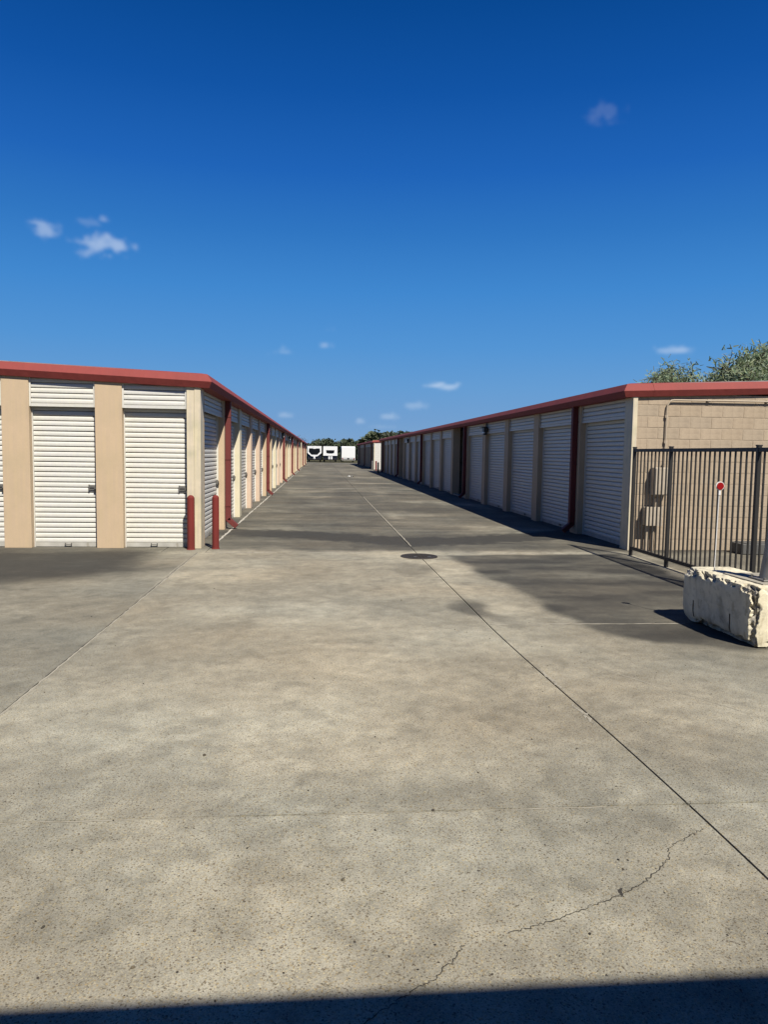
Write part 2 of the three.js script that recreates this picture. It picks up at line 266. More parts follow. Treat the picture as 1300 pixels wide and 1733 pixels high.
for (let k = 0; k < zJ.length - 1; k++) {
  const z1 = zJ[k], z0 = zJ[k + 1], c = z1 > -12.5 ? (k ? 0.045 : 0.035) : z1 > -40 ? 0.1 : 0.35;
  slab(cst(JL(z1 - .6)), jointX, z0, z1, c);
  if (k === 1) { slab(jointX, cst(5.6), -7.08, z1, c); slab(jointX, cst(5.6), z0, -7.08, c); slab(cst(-7.2), cst(-2.0), z0, z1, 0.06); slab(cst(-14), cst(-7.2), z0, z1, 0.5); slab(cst(5.6), cst(14), z0, z1, 0.3); }
  else if (k === 0) { slab(jointX, cst(5.6), z0, z1, c); slab(cst(-7.2), cst(-2.0), z0, z1, 0.3); slab(cst(-14), cst(-7.2), z0, z1, 0.5); slab(cst(5.6), cst(14), z0, z1, 0.5); }
  else { slab(jointX, cst(6.4), z0, z1, c); slab(cst(-2.6), cst(-1.88), z0, z1, Math.max(.25, c)); if (k === 2) { slab(cst(-14), cst(-2.6), -12.95, -12.3, .2); slab(cst(6.4), cst(14), -13.0, -12.3, .2); } }
}
{ const g = box(30, 0.02, 127, 1, -0.024, -59.5); mesh('joint_filler', g, mat.filler, pavement); }
// pale worn edges and sealant on the joints, cracks
const seg = (a, b) => wander([a, b], 0.06, 0.008, (a[0] * 91 + a[1] * 17 + 999) | 0);
mesh('joint_edge', ribbon(seg([-1.990, -12.3], [-1.990, -3.0]), 0.007, 0.0015, 3), mat.pale, pavement);
mesh('joint_edge', ribbon(wander([[-2.03, -12.7], [-2.03, -8]], 0.07, 0.02, 5), 0.006, 0.0018, 4, 1), mat.pale, pavement);
mesh('joint_edge', ribbon(wander([[1.66, -28], [1.66, -13.2]], 0.1, 0.012, 6), 0.012, 0.0015, 8), mat.pale, pavement);
mesh('joint_edge', ribbon(wander([[jointX(-5.6) + .022, -5.6], [jointX(-5) + .022, -5]], 0.02, 0.03, 7), 0.012, 0.0016, 9, 1), mat.pale, pavement);
mesh('joint_edge', ribbon(wander([[jointX(-4.7) - .03, -4.75], [jointX(-4.3) - .03, -4.35]], 0.015, 0.04, 17), 0.012, 0.0016, 19, 1), mat.pale, pavement);
mesh('joint_edge', ribbon(wander([[-1.9, -3.312], [-0.3, -3.314]], 0.05, 0.006, 27), 0.005, 0.0015, 29, 1), mat.pale, pavement);
mesh('joint_edge', ribbon(wander([[-0.1, -3.312], [0.55, -3.314]], 0.05, 0.008, 37), 0.004, 0.0015, 39, 1), mat.pale, pavement);
mesh('joint_edge', ribbon(wander([[0.6, -3.312], [1.6, -3.314]], 0.05, 0.008, 38), 0.004, 0.0015, 40, 1), mat.pale, pavement);
mesh('joint_edge', ribbon(wander([[-1.9, -12.3], [-0.6, -12.31]], 0.08, 0.05, 47), 0.045, 0.0015, 49, 1), mat.pale, pavement);
mesh('joint_edge', ribbon(wander([[-0.5, -12.3], [1.2, -12.31]], 0.08, 0.04, 57), 0.028, 0.0015, 59, 1), mat.pale, pavement);
mesh('joint_edge', ribbon(wander([[2.0, -12.3], [4.9, -12.31]], 0.08, 0.05, 67), 0.04, 0.0015, 69, 1), mat.pale, pavement);
mesh('joint_edge', ribbon(wander([[1.7, -7.08], [3.7, -7.08]], 0.06, 0.008, 77), 0.011, 0.0015, 79), mat.pale, pavement);
mesh('joint_edge', ribbon(wander([[2.1, -5.75], [2.5, -5.1], [2.9, -4.4]], 0.05, 0.015, 87), 0.005, 0.0015, 89, 1), mat.pale, pavement);
mesh('joint_sealant', ribbon(wander([[-1.88, -76], [-1.88, -12.9]], 0.18, 0.012, 97), 0.021, 0.004, 99), mat.sealant, pavement);
const crackPts = [[1.75, -3.087], [1.66, -3.03], [1.505, -2.93], [1.47, -2.85], [1.306, -2.705], [1.171, -2.615], [1.07, -2.58], [0.99, -2.534], [0.789, -2.458], [0.671, -2.419]];
mesh('crack', ribbon(wander(crackPts, 0.012, 0.015, 101), 0.0020, 0.0012, 103), mat.crack, pavement);
mesh('crack', ribbon(wander([[0.50, -2.37], [0.46, -2.30], [0.413, -2.257], [0.376, -2.205], [0.305, -2.171], [0.205, -2.091], [.1, -2.0]], 0.012, 0.014, 111), 0.0016, 0.0012, 113), mat.crack, pavement);
mesh('crack', ribbon(wander([[1.19, -2.66], [1.165, -2.63], [1.171, -2.60]], 0.006, 0.012, 121), 0.006, 0.0014, 123, 1), mat.crack, pavement);
mesh('crack', ribbon(wander([[-1.2, -20.2], [0.3, -20.0], [1.5, -20.3]], 0.1, 0.05, 131), 0.012, 0.0012, 133, 1), mat.crack, pavement);
// loose grit and leaf scraps
{
  const g = new THREE.IcosahedronGeometry(1, 0), n = 230, im = new THREE.InstancedMesh(g, mat.stone, n), r = rng(41), q = new THREE.Quaternion(), e = new THREE.Euler(), m4 = new THREE.Matrix4();
  for (let i = 0; i < n; i++) {
    const z = -2.2 - r() * r() * 10, x = (r() - .5) * (2.2 + Math.abs(z) * 1.1) + 0.3, s = 0.0018 + r() * r() * 0.0045;
    q.setFromEuler(e.set(r() * 6, r() * 6, r() * 6)); m4.compose(new THREE.Vector3(x, s * 0.5, z), q, new THREE.Vector3(s * (1 + r()), s * .8, s * (1 + r()))); im.setMatrixAt(i, m4);
    { const v = 0.3 + r() * r() * 2.4; im.setColorAt(i, lin(v, v * (.92 + r() * .08), v * (.8 + r() * .15))); }
  }
  im.name = 'loose_grit'; im.userData = { kind: 'stuff', label: 'loose grit and leaf scraps scattered over the concrete', category: 'grit' }; im.castShadow = im.receiveShadow = true; scene.add(im);
}

// ================================================================= storage buildings
const PITCH = 0.086, REC = 0.17, HREC = 0.055, OPEN = 2.37, EAVE = 2.83, GSLOPE = 0.0417;
const SLATP = [[0.000, -0.020], [0.003, 0.0095], [0.012, 0.0135], [0.036, 0.0152], [0.060, 0.0125], [0.0735, 0.0070], [0.0775, 0.0010], [0.078, -0.020], [0.086, -0.020]];
const slatCache = new Map();
function slatGeo(w, v) { const k = w.toFixed(3) + '_' + v; if (!slatCache.has(k)) { const g = strip(SLATP, w); const uv = g.attributes.uv; for (let i = 0; i < uv.count; i++) uv.setXY(i, uv.getX(i) + v * 0.37, uv.getY(i) + v * 0.61); slatCache.set(k, g); } return slatCache.get(k); }
function curtainGeo(w, n) { const k = 'c' + w.toFixed(3) + n; if (!slatCache.has(k)) { const P = []; for (let i = 0; i < n; i++) SLATP.forEach(([y, z], q) => { if (q || !i) P.push([y + i * PITCH, z]); }); slatCache.set(k, strip(P, w)); } return slatCache.get(k); }
const latchGeo = join([rbox(0.15, 0.085, 0.022, 0.004, 0, 0, 0.012), box(0.17, 0.026, 0.016, 0.02, 0.012, 0.03), box(0.02, 0.10, 0.02, -0.06, 0, 0.026), box(0.03, 0.05, 0.018, 0.045, -0.01, 0.036)]);
const lockGeo = join([rbox(0.045, 0.05, 0.024, 0.006, 0, -0.045, 0.04), new THREE.TorusGeometry(0.016, 0.004, 6, 12, Math.PI).translate(0, -0.02, 0.04)]);
const pullGeo = join([box(0.012, 0.03, 0.03, -0.05, 0.012, 0.014), box(0.012, 0.03, 0.03, 0.05, 0.012, 0.014), box(0.12, 0.012, 0.012, 0, 0, 0.03)]);
let doorCount = 0;
function rollerDoor(parent, w, x, y, z, turn, o) {
  const d = new THREE.Group(); d.name = 'roller_door'; d.position.set(x, y, z); d.rotation.y = turn; parent.add(d);
  const k = doorCount++, dm = mat.door[k % 3], n = 27, r = rng(900 + k);
  if (o.slats) for (let i = 0; i < n; i++) { const s = mesh('slat', slatGeo(w, (i * 7 + k) % 5), r() < .3 ? mat.door[(r() * 3) | 0] : dm, d); s.position.set(0, 0.075 + i * PITCH, (r() - .5) * 0.004); s.rotation.x = (r() - .5) * 0.02; s.rotation.z = (r() - 0.5) * 0.0016; }
  else { const s = mesh('curtain', curtainGeo(w, n), dm, d); s.position.y = 0.075; }
  mesh('bottom_bar', box(w, 0.072, 0.03, 0, 0.042, 0), mat.doorBar, d);
  for (const e of [-1, 1]) mesh('guide_track', box(0.035, 2.4, 0.05, e * (w / 2 - 0.005), 1.2, 0.02), mat.door[2], d);
  if (o.latch) {
    const lx = (w / 2 - 0.10) * o.latch;
    const l = mesh('latch', latchGeo, mat.steel, d); l.position.set(lx, 1.02, 0.018); l.scale.x = o.latch;
    if (o.lock) { const p = mesh('padlock', lockGeo, mat.darkSteel, d); p.position.set(lx + 0.045 * o.latch, 1.02, 0.012); }
    const h = mesh('pull_handle', pullGeo, mat.steel, d); h.position.set(o.pull || 0.05, 0.045, 0.014);
  }
  return d;
}
const bracketGeo = h => box(0.035, h, 0.01, 0, h / 2, 0.022);
function headerPanel(parent, w, x, z, turn, n, slats) {
  const d = new THREE.Group(); d.name = 'header_panel'; d.position.set(x, OPEN, z); d.rotation.y = turn; parent.add(d);
  const k = doorCount, dm = mat.door[(k + 1) % 3];
  mesh('bottom_lip', box(w, 0.05, 0.024, 0, 0.025, 0), dm, d);
  if (slats) for (let i = 0; i < n; i++) { const s = mesh('slat', slatGeo(w, (i * 3 + k) % 5), dm, d); s.position.set(0, 0.05 + i * PITCH, -0.008); }
  else { const s = mesh('curtain', curtainGeo(w, n), dm, d); s.position.set(0, 0.05, -0.008); }
  const bg = bracketGeo(0.05 + n * PITCH);
  for (const e of [-1, 1]) mesh('end_bracket', bg, dm, d).position.set(e * (w / 2 - 0.017), 0, 0);
}
function downspoutGeo(s) {   // outward = +z local
  const v = rbox(0.125, 2.56, 0.115, 0.008, 0, 1.47, 0.062), e1 = new RoundedBoxGeometry(0.125, 0.25, 0.105, 2, 0.008); e1.rotateX(-0.85); e1.translate(0, 0.135, 0.145); uvMetres(e1);
  const st = [0.5, 1.5, 2.4].map(y => box(0.145, 0.025, 0.124, 0, y, 0.06)); return join([v, e1, ...st]);
}
const DSG = downspoutGeo();
const TRIMP = [[-0.20, 0.150], [-0.085, 0.126], [-0.004, 0.004], [0.0, -0.004], [-0.050, -0.106], [-0.26, -0.106]];
function sweepTrim(path, miters, prof) {
  const pos = [], idx = [];
  for (let p = 0; p < prof.length - 1; p++) for (let i = 0; i < path.length - 1; i++) {
    const b = pos.length / 3;
    for (const [pp, ii] of [[p, i], [p, i + 1], [p + 1, i], [p + 1, i + 1]]) { const [o, u] = prof[pp], P = path[ii], m = miters[ii]; pos.push(P[0] + m[0] * o, P[1] + u, P[2] + m[1] * o); }
    idx.push(b, b + 1, b + 2, b + 1, b + 3, b + 2);
  }
  const g = new THREE.BufferGeometry(); g.setAttribute('position', new THREE.Float32BufferAttribute(pos, 3)); g.setIndex(idx); g.computeVertexNormals(); return uvMetres(g);
}
const pillarGeoCache = new Map();
const pillarGeo = (w, h, d) => { const k = [w, h, d].map(v => v.toFixed(3)).join(); if (!pillarGeoCache.has(k)) pillarGeoCache.set(k, rbox(w, h, d, 0.006, 0, h / 2, 0)); return pillarGeoCache.get(k); };

function storageBuilding(o) {
  const { xs, s, zf, bays, pitch: BP, first, W } = o, L = first + bays * BP;
  const b = thing('storage_building', o.label, 'building', [xs, 0, zf], 0, o.group);
  const lx = d => -s * d, turn = s * Math.PI / 2, PW_ = 0.44;
  // --- aisle side
  const runs = [];
  for (let k = 0; k < bays; k++) {
    const tFar = first + k * BP, tNear = k ? tFar - BP + PW_ : o.corner, w = tFar - tNear, tc = (tFar + tNear) / 2, alc = o.alcoves && o.alcoves.includes(k);
    const near = k < (o.slatDoors || 0);
    if (!alc) {
      const lat = (k * 7 + 3) % 5;
      rollerDoor(b, w + 0.02, lx(REC), 0, -tc, turn, { slats: near, latch: k < 9 ? (s > 0 ? 1 : (k === 0 ? 0 : 1)) : 0, lock: lat > 1, pull: 0.2 });
      headerPanel(b, w + 0.012, lx(HREC), -tc, turn, 4, near);
      if (s < 0 && k === 0) { const l = mesh('latch', latchGeo, mat.steel, b); l.position.set(lx(REC - 0.02), 0.42, -(tNear + .22)); l.rotation.y = turn; }
      runs.push([tNear - PW_ * .5, tFar + PW_ * .5, 0.27]);
    } else {
      runs.push([tNear, tFar, 2.6]);
      const dr = new THREE.Group(); dr.name = 'service_door'; dr.position.set(lx(2.58), 0, -tc); dr.rotation.y = turn; b.add(dr);
      mesh('leaf', box(0.95, 2.05, 0.04, 0, 1.03, 0.03), mat.doorBar, dr); mesh('frame', join([box(0.06, 2.12, 0.06, -0.51, 1.06, 0.03), box(0.06, 2.12, 0.06, 0.51, 1.06, 0.03), box(1.08, 0.06, 0.06, 0, 2.1, 0.03)]), mat.downspout, dr);
      mesh('threshold', box(0.12, 0.05, w, lx(0.1), 0.025, -tc), mat.pale, b);
    }
    const pm = s > 0 ? [mat.pillar, mat.pillarCream, mat.pillarPink, mat.pillarPink, mat.pillar][k % 5] : mat.pillar;
    const pl = mesh('pillar', pillarGeo(0.30, 2.80, PW_), pm, b); pl.position.set(lx(0.15), 0, -(tFar + PW_ / 2));
    if (k % 4 === 0) { const ds = mesh('downspout', DSG, mat.downspout, b); ds.position.set(lx(0), 0, -(tFar + PW_ * 0.42)); ds.rotation.y = turn; }
  }
  // inner walls behind the doors (closes the units)
  for (const [a, c, d] of runs) mesh('inner_wall', box(W - d, 2.70, c - a, lx((W + d) / 2), 1.36, -(a + c) / 2), mat.inner, b);
  mesh('back_wall', box(W, 2.78, 0.2, lx(W / 2), 1.39, -(L + PW_ - 0.06)), mat.pillar, b);
  mesh('outer_wall', box(0.12, 2.78, L, lx(W + 0.06), 1.39, -L / 2), mat.pillar, b);
  // --- end facing the entrance
  const rise = d => GSLOPE * Math.min(d, W - d);
  if (o.front === 'doors') {
    const cw = 0.235; const post = mesh('corner_post', join([rbox(cw * .55, 2.80, 0.30, 0.004, lx(cw * .725), 1.40, -0.15), rbox(cw * .45 - .002, 2.80, 0.32, 0.004, lx(cw * .225), 1.40, -0.15)]), mat.cream, b);
    let d = cw; const dw = 1.065, pw = 0.44; let i = 0;
    while (d + dw < W - 0.1) {
      const vis = i < 3; rollerDoor(b, dw + 0.02, lx(d + dw / 2), 0, -REC, 0, { slats: vis, latch: 1, lock: i !== 0, pull: i === 0 ? -0.05 : 0.02 });
      headerPanel(b, dw + 0.012, lx(d + dw / 2), -HREC, 0, d > 2.6 ? 6 : 5, vis);
      const h = 2.79 + rise(d + dw) ; const p = mesh('pillar', pillarGeo(pw, h, 0.30), mat.pillar, b); p.position.set(lx(d + dw + pw / 2), 0, -0.15);
      d += dw + pw; i++;
    }
    mesh('end_wall', box(W - 0.4, 2.9, 0.1, lx(W / 2), 1.45, -0.29), mat.inner, b);
  } else {
    // painted block wall: every block its own piece, joints recessed
    const bw = 0.397, bh = 0.2, mw = 0.007; const back = mesh('mortar_bed', box(W - 0.08, 2.80, 0.18, lx(W / 2 + 0.04), 1.40, -0.105), mat.mortar, b);
    const g0 = rbox(bw - mw, bh - mw, 0.04, 0.004), cut = new Map(), r = rng(o.seed || 3);
    const vis = o.blockReach || W;
    for (let c = 0; c < 15; c++) {
      const yTop = Math.min((c + 1) * bh, 2.78), y0 = c * bh; if (yTop - y0 < 0.05) continue;
      for (let u = 0.09 - (c % 2 ? bw / 2 : 0); u < Math.min(W, vis) - 0.02; u += bw) {
        const a = Math.max(u, 0.09), e = Math.min(u + bw, W); if (e - a < 0.05) continue;
        const full = Math.abs(e - a - bw) < 1e-6 && yTop - y0 > bh - 1e-6; let g = g0;
        if (!full) { const k = ((e - a).toFixed(2)) + (yTop - y0).toFixed(2); if (!cut.has(k)) cut.set(k, rbox(e - a - mw, yTop - y0 - mw, 0.04, 0.004)); g = cut.get(k); }
        const q = mesh('block', g, (o.white ? mat.blockWhite : mat.block[(r() * 4) | 0]), b); q.position.set(lx((a + e) / 2), (y0 + yTop) / 2, -0.03 + (r() - .5) * 0.003); 
      }
    }
    mesh('corner_post', join([rbox(0.086, 2.80, 0.05, 0.004, lx(0.043), 1.40, 0.0), rbox(0.30, 2.79, o.corner - 0.03, 0.004, lx(0.153), 1.395, -0.03 - (o.corner - 0.03) / 2)]), o.s < 0 ? mat.cream : mat.cream, b);
  }
  if (o.front === 'doors') mesh('corner_pillar', rbox(0.28, 2.78, o.corner - 0.31, 0.004, lx(0.14), 1.39, -(o.corner + 0.31) / 2), mat.pillar, b);
  // --- roof and eave trim
  const O = 0.20, F = 0.09, rp = GSLOPE * W / 2;
  const path = [[lx(-O), EAVE, -(L + PW_ + 0.05)], [lx(-O), EAVE, F], [lx(W / 2), EAVE + rp, F], [lx(W + O), EAVE, F], [lx(W + O), EAVE, -(L + PW_ + 0.05)]];
  const mit = [[s, 0], [s, 1], [0, 1], [-s, 1], [-s, 0]];
  mesh('eave_trim', sweepTrim(path, mit, TRIMP), mat.trim, b);
  for (let t = 3; t < Math.min(L, 40); t += 6.1) { const g = sweepTrim([[lx(-O), EAVE, -t], [lx(-O), EAVE, -t - 0.05]], [[s, 0], [s, 0]], TRIMP.slice(1, 5).map(([a, c]) => [a + 0.004, c * 1.01])); mesh('trim_joint', g, mat.trim, b); }
  for (const d of [0.35, 3.4, 6.4]) if (d < W - .3) { const yy = EAVE + GSLOPE * (Math.min(d, W - d) + O); mesh('trim_joint', sweepTrim([[lx(d), yy, F], [lx(d + 0.045), yy, F]], [[0, 1], [0, 1]], TRIMP.slice(1, 5).map(([a, c]) => [a + 0.004, c * 1.01])), mat.trim, b); }
  const sh = new THREE.Shape(); sh.moveTo(-O + 0.13, EAVE + 0.06); sh.lineTo(W / 2, EAVE + rp + 0.06); sh.lineTo(W + O - 0.13, EAVE + 0.06); sh.lineTo(W + O - 0.13, EAVE + 0.125); sh.lineTo(W / 2, EAVE + rp + 0.145); sh.lineTo(-O + 0.13, EAVE + 0.125); sh.closePath();
  const rg = new THREE.ExtrudeGeometry(sh, { depth: L + PW_, bevelEnabled: false }); rg.translate(0, 0, -(L + PW_)); if (s > 0) { rg.scale(-1, 1, 1); const ix = rg.index; const p = rg.attributes.position, nn = rg.attributes.normal; for (let i = 0; i < p.count; i += 3) for (const at of [p, nn]) { const t = [at.getX(i), at.getY(i), at.getZ(i)]; at.setXYZ(i, at.getX(i + 1), at.getY(i + 1), at.getZ(i + 1)); at.setXYZ(i + 1, ...t); } rg.computeVertexNormals(); }
  mesh('roof', uvMetres(rg), mat.roof, b);
  return b;
}
storageBuilding({ xs: -2.02, s: 1, zf: -12.8, bays: 20, pitch: 3.05, first: 3.08, corner: 0.40, W: 9.2, front: 'doors', slatDoors: 5, alcoves: [], label: 'long cream and tan storage building with sunlit end doors, left of the drive' });
storageBuilding({ xs: 5.51, s: -1, zf: -12.75, bays: 17, pitch: 3.02, first: 2.62, corner: 0.33, W: 6.2, front: 'blocks', slatDoors: 5, alcoves: [5, 12], seed: 3, label: 'long storage building with shaded doors and tan block end wall, behind the metal fence' });
storageBuilding({ xs: -2.02, s: 1, zf: -82, bays: 8, pitch: 3.05, first: 3.08, corner: 0.40, W: 9.2, front: 'plain', slatDoors: 0, alcoves: [], seed: 5, blockReach: 3, label: 'far storage building at the end of the left row, just before the trailers' });
storageBuilding({ xs: 5.51, s: -1, zf: -76, bays: 10, pitch: 3.02, first: 2.62, corner: 0.33, W: 6.2, front: 'plain', slatDoors: 0, alcoves: [], seed: 7, blockReach: 6.2, white: true, label: 'far storage building with bright white end wall beyond three bollards in the right row' });

// ================================================================= things by the buildings
const bollardBody = new THREE.LatheGeometry([[0.001, 0.925], [0.03, 0.918], [0.05, 0.9], [0.062, 0.872], [0.063, 0.02], [0.072, 0.006], [0.072, 0]].map(p => new THREE.Vector2(...p)), 24);
function bollard(x, z, label, m = mat.bollard, h = 1, k = 1) { const o = solo('bollard', bollardBody, m, label, 'bollard', [x, 0, z], 'bollards at the building corners'); o.scale.set(k, h, k); return o; }
bollard(-2.17, -12.66, 'red bollard in front of the sunlit end doors at the left building corner');
bollard(-1.775, -12.78, 'red bollard on the drive side of the left building corner', mat.bollard, 1, .95);
bollard(4.83, -61.4, 'dark bollard standing nearest in front of the white far end wall', mat.darkSteel, 1, 1.1);
bollard(5.05, -71.6, 'pale bollard leftmost of three by the white far end wall', mat.galv, 1, 1.3);
bollard(5.4, -71.2, 'rusty bollard in the middle of three by the white far end wall', mat.bollard, 1, 1.2);

// wall lights on the header panels
function wallLight(x, y, z, turn, label, lensM = mat.lens) {
  const t = thing('wall_light', label, 'light', [x, y, z], turn, 'lights under the eaves');
  mesh('housing', join([rbox(0.30, 0.16, 0.12, 0.02, 0, 0, 0.06), box(0.12, 0.10, 0.10, 0, -0.12, 0.05), box(0.34, 0.02, 0.2, 0, 0.085, 0.1)]), mat.darkSteel, t);
  mesh('lens', rbox(0.24, 0.05, 0.05, 0.01, 0, -0.095, 0.10), lensM, t);
}
wallLight(5.51, 2.5, -24.3, -Math.PI / 2, 'dark wall light on the pillar between the near shaded doors, right building');
wallLight(5.51, 2.5, -46.0, -Math.PI / 2, 'dark wall light far down the shaded right building');
wallLight(-2.0, 2.55, -39.0, Math.PI / 2, 'dark wall light nearest under the left building eave');
wallLight(-2.0, 2.55, -47.1, Math.PI / 2, 'wall light with bright white lens far under the left building eave');

// electrical boxes and conduit on the block end wall
const WZ = -12.75;
{
  const t = thing('electrical_box', 'upper tan meter box on the block wall behind the fence', 'electrical box', [6.03, 1.25, WZ], 0);
  mesh('cabinet', rbox(0.29, 0.49, 0.20, 0.01, 0, 0, 0.105), mat.utility, t); mesh('lid', rbox(0.27, 0.46, 0.012, 0.004, 0, 0, 0.211), mat.utility, t);
  mesh('hub', cyl(0.035, 0.035, 0.08, 0.1, 0.28, 0.04), mat.conduit, t); mesh('hasp', box(0.02, 0.05, 0.015, 0.12, -0.06, 0.22), mat.steel, t);
  const u = thing('electrical_box', 'lower tan junction box on the block wall behind the fence', 'electrical box', [5.90, 0.63, WZ], 0);
  mesh('cabinet', rbox(0.29, 0.32, 0.18, 0.01, 0, 0, 0.095), mat.utility, u); mesh('lid', rbox(0.305, 0.335, 0.012, 0.004, 0, 0, 0.19), mat.utility, u);
  mesh('nipple', cyl(0.03, 0.03, 0.16, 0.08, 0.235, 0.08), mat.conduit, u); for (const x of [-0.07, 0.03, 0.09]) mesh('pipe', cyl(0.024, 0.024, 0.47, x, -0.395, 0.08), mat.conduit, u);
  const curve = new THREE.CatmullRomCurve3([[6.13, 1.5, WZ + .03], [6.13, 2.0, WZ + .03], [6.13, 2.52, WZ + .03], [6.14, 2.60, WZ + .03], [6.19, 2.675, WZ + .035], [6.28, 2.69, WZ + .035], [7.4, 2.695, WZ + .035], [9.0, 2.70, WZ + .035], [11.3, 2.70, WZ + .035]].map(p => new THREE.Vector3(...p)), false, 'catmullrom', 0.2);
  const c = thing('conduit', 'cream conduit running under the right eave and down to the meter box', 'conduit', [0, 0, 0], 0);
  mesh('pipe', new THREE.TubeGeometry(curve, 120, 0.0145, 8), mat.conduit, c);
  for (const p of [[6.13, 1.95], [6.13, 2.4], [6.9, 2.692], [8.0, 2.697]]) mesh('clip', box(0.05, 0.05, 0.035, p[0], p[1], WZ + 0.02), mat.conduit, c);
}
{
  const g = rbox(1.0, 0.19, 0.42, 0.02, 0, 0.095, 0); const t = thing('low_plinth', 'low dark grey plinth on the ground against the block wall behind the fence', 'plinth', [7.86, 0, -12.4]);
  mesh('body', g, mat.greyBox, t); mesh('cap', rbox(0.9, 0.012, 0.36, 0.004, 0.02, 0.195, 0), mat.greyBox, t);
}
// --- metal picket fence, x = 5.3
{
  const t = thing('metal_fence', 'black metal picket fence running from the right building corner past the concrete block', 'fence', [5.3, 0, -12.1]);
  const posts = [0, 1.30, 3.55, 5.9], top = 1.785, bot = 0.13;
  for (const p of posts) { mesh('post', rbox(0.052, top + 0.045, 0.052, 0.006, 0, (top + 0.045) / 2, p), mat.fence, t); mesh('post_cap', rbox(0.062, 0.016, 0.062, 0.005, 0, top + 0.052, p), mat.fence, t); }
  for (let i = 0; i < 3; i++) {
    const a = posts[i], c = posts[i + 1], n = Math.round((c - a) / 0.125), L = c - a - 0.053;
    for (const y of [top, bot]) mesh('rail', box(0.042, 0.05, L, 0, y, (a + c) / 2), mat.fence, t);
    const pg = box(0.019, top - bot - 0.05, 0.019, 0, (top + bot) / 2, 0);
    for (let k = 1; k < n; k++) mesh('picket', pg, mat.fence, t).position.z = lerp(a, c, k / n);
  }
}
// --- painted concrete barrier block: rough, chipped edges
{
  const W = 0.58, H = 0.545, D = 1.27, nx = 50, ny = 50, nz = 110;
  const g = new THREE.BoxGeometry(W, H, D, nx, ny, nz), p = g.attributes.position, col = new Float32Array(p.count * 3);
  const n3 = (x, y, z, f) => (fbm(x * f + z * f * 0.71 + 20, y * f + z * f * 0.53 + 40, 4) - 0.5) * 2;
  for (let i = 0; i < p.count; i++) {
    let x = p.getX(i), y = p.getY(i), z = p.getZ(i);
    const ex = W / 2 - Math.abs(x), ey = H / 2 - Math.abs(y), ez = D / 2 - Math.abs(z), sr = [ex, ey, ez].sort((a, b) => a - b), edge = sr[1];   // distance to nearest edge
    const frontL = x < 0 && z > 0 && ex < 0.2 && ez < 0.2 ? 1 : 0, topL = y > 0 && x < 0 && ey < 0.2 && ex < 0.2 ? 1 : 0;
    const e = sstep(0.13, 0.0, edge), wob = n3(x * 1.1, y * 1.2, z, 4.5) * 0.45 + n3(x, y, z, 17) * 0.22;
    const chip = sstep(0.0, 0.07, e * 0.6 + wob * 1.5 - 0.56 + frontL * 0.24 + topL * 0.06);
    const bite = e * e * 0.014 + chip * e * (0.026 + 0.05 * Math.abs(n3(x, y, z, 7)));
    const rough = chip > 0.3 ? (Math.abs(n3(x, y, z, 30)) - 0.3) * 0.05 : n3(x, y, z, 14) * 0.006;
    const c = new THREE.Vector3(x * 0.7, y * 0.75, z * 0.25).normalize(), shrink = bite + rough * 0.7;
    const q = new THREE.Vector3(x, y, z).addScaledVector(c, -shrink * 1.25);
    // the left face leans in a little and is worn round at the foot of the far end
    const foot = sstep(-H / 2 + 0.14, -H / 2, y); q.x += (x < 0 ? 1 : 0) * (0.02 * foot + 0.012 * n3(0, y, z, 2)); if (z < 0) q.z += 0.05 * foot * sstep(-D / 2 + 0.15, -D / 2, z);
    if (x < 0 && z < 0) q.x += 0.03 * sstep(-D / 2 + 0.12, -D / 2, z);
    p.setXYZ(i, q.x, q.y, q.z);
    const bare = chip, grime = sstep(0.1, 0.5, n3(x, y * 0.4, z, 6)) * 0.35 + sstep(0.2, 0.5, n3(x, y, z, 30)) * 0.2;
    const k = (1 - grime), sp = 1 + n3(x, y, z, 44) * 0.7;
    const cp = [1, 1, 1].map((v, a) => v * k * [1, 0.985, 0.95][a]), cb = [0.62, 0.62, 0.66].map(v => v * sp * (0.75 + 0.5 * vnoise(x * 90, z * 90 + y * 70)));
    for (let a = 0; a < 3; a++) col[3 * i + a] = lerp(cp[a], cb[a], bare);
  }
  g.setAttribute('color', new THREE.BufferAttribute(col, 3)); uvMetres(g); g.computeVertexNormals();
  let body = new Brush(g, mat.blockPaint); body.updateMatrixWorld();
  const ev = new Evaluator(); ev.attributes = ['position', 'normal', 'uv', 'color']; ev.useGroups = false;
  for (const [zz, yy] of [[-0.34, -0.12], [0.29, -0.12]]) {
    const sg = new THREE.BoxGeometry(0.10, 0.17, 0.022); sg.setAttribute('color', new THREE.BufferAttribute(new Float32Array(sg.attributes.position.count * 3).fill(0.4), 3));
    const br = new Brush(sg, mat.blockPaint); br.position.set(-W / 2 + 0.01, yy, zz); br.updateMatrixWorld(); body = ev.evaluate(body, br, SUBTRACTION); body.material = mat.blockPaint; body.updateMatrixWorld();
  }
  const t = thing('concrete_block', 'chipped cream painted concrete barrier block on the ground in front of the fence', 'concrete block', [4.075, 0, -6.74], 0.035);
  const m = mesh('body', body.geometry, mat.blockPaint, t); m.position.y = H / 2 + 0.004;
  const bp = mesh('steel_plate', join([box(0.40, 0.014, 0.62, 0.06, H + 0.008, 0.22)]), mat.pale, t);
}
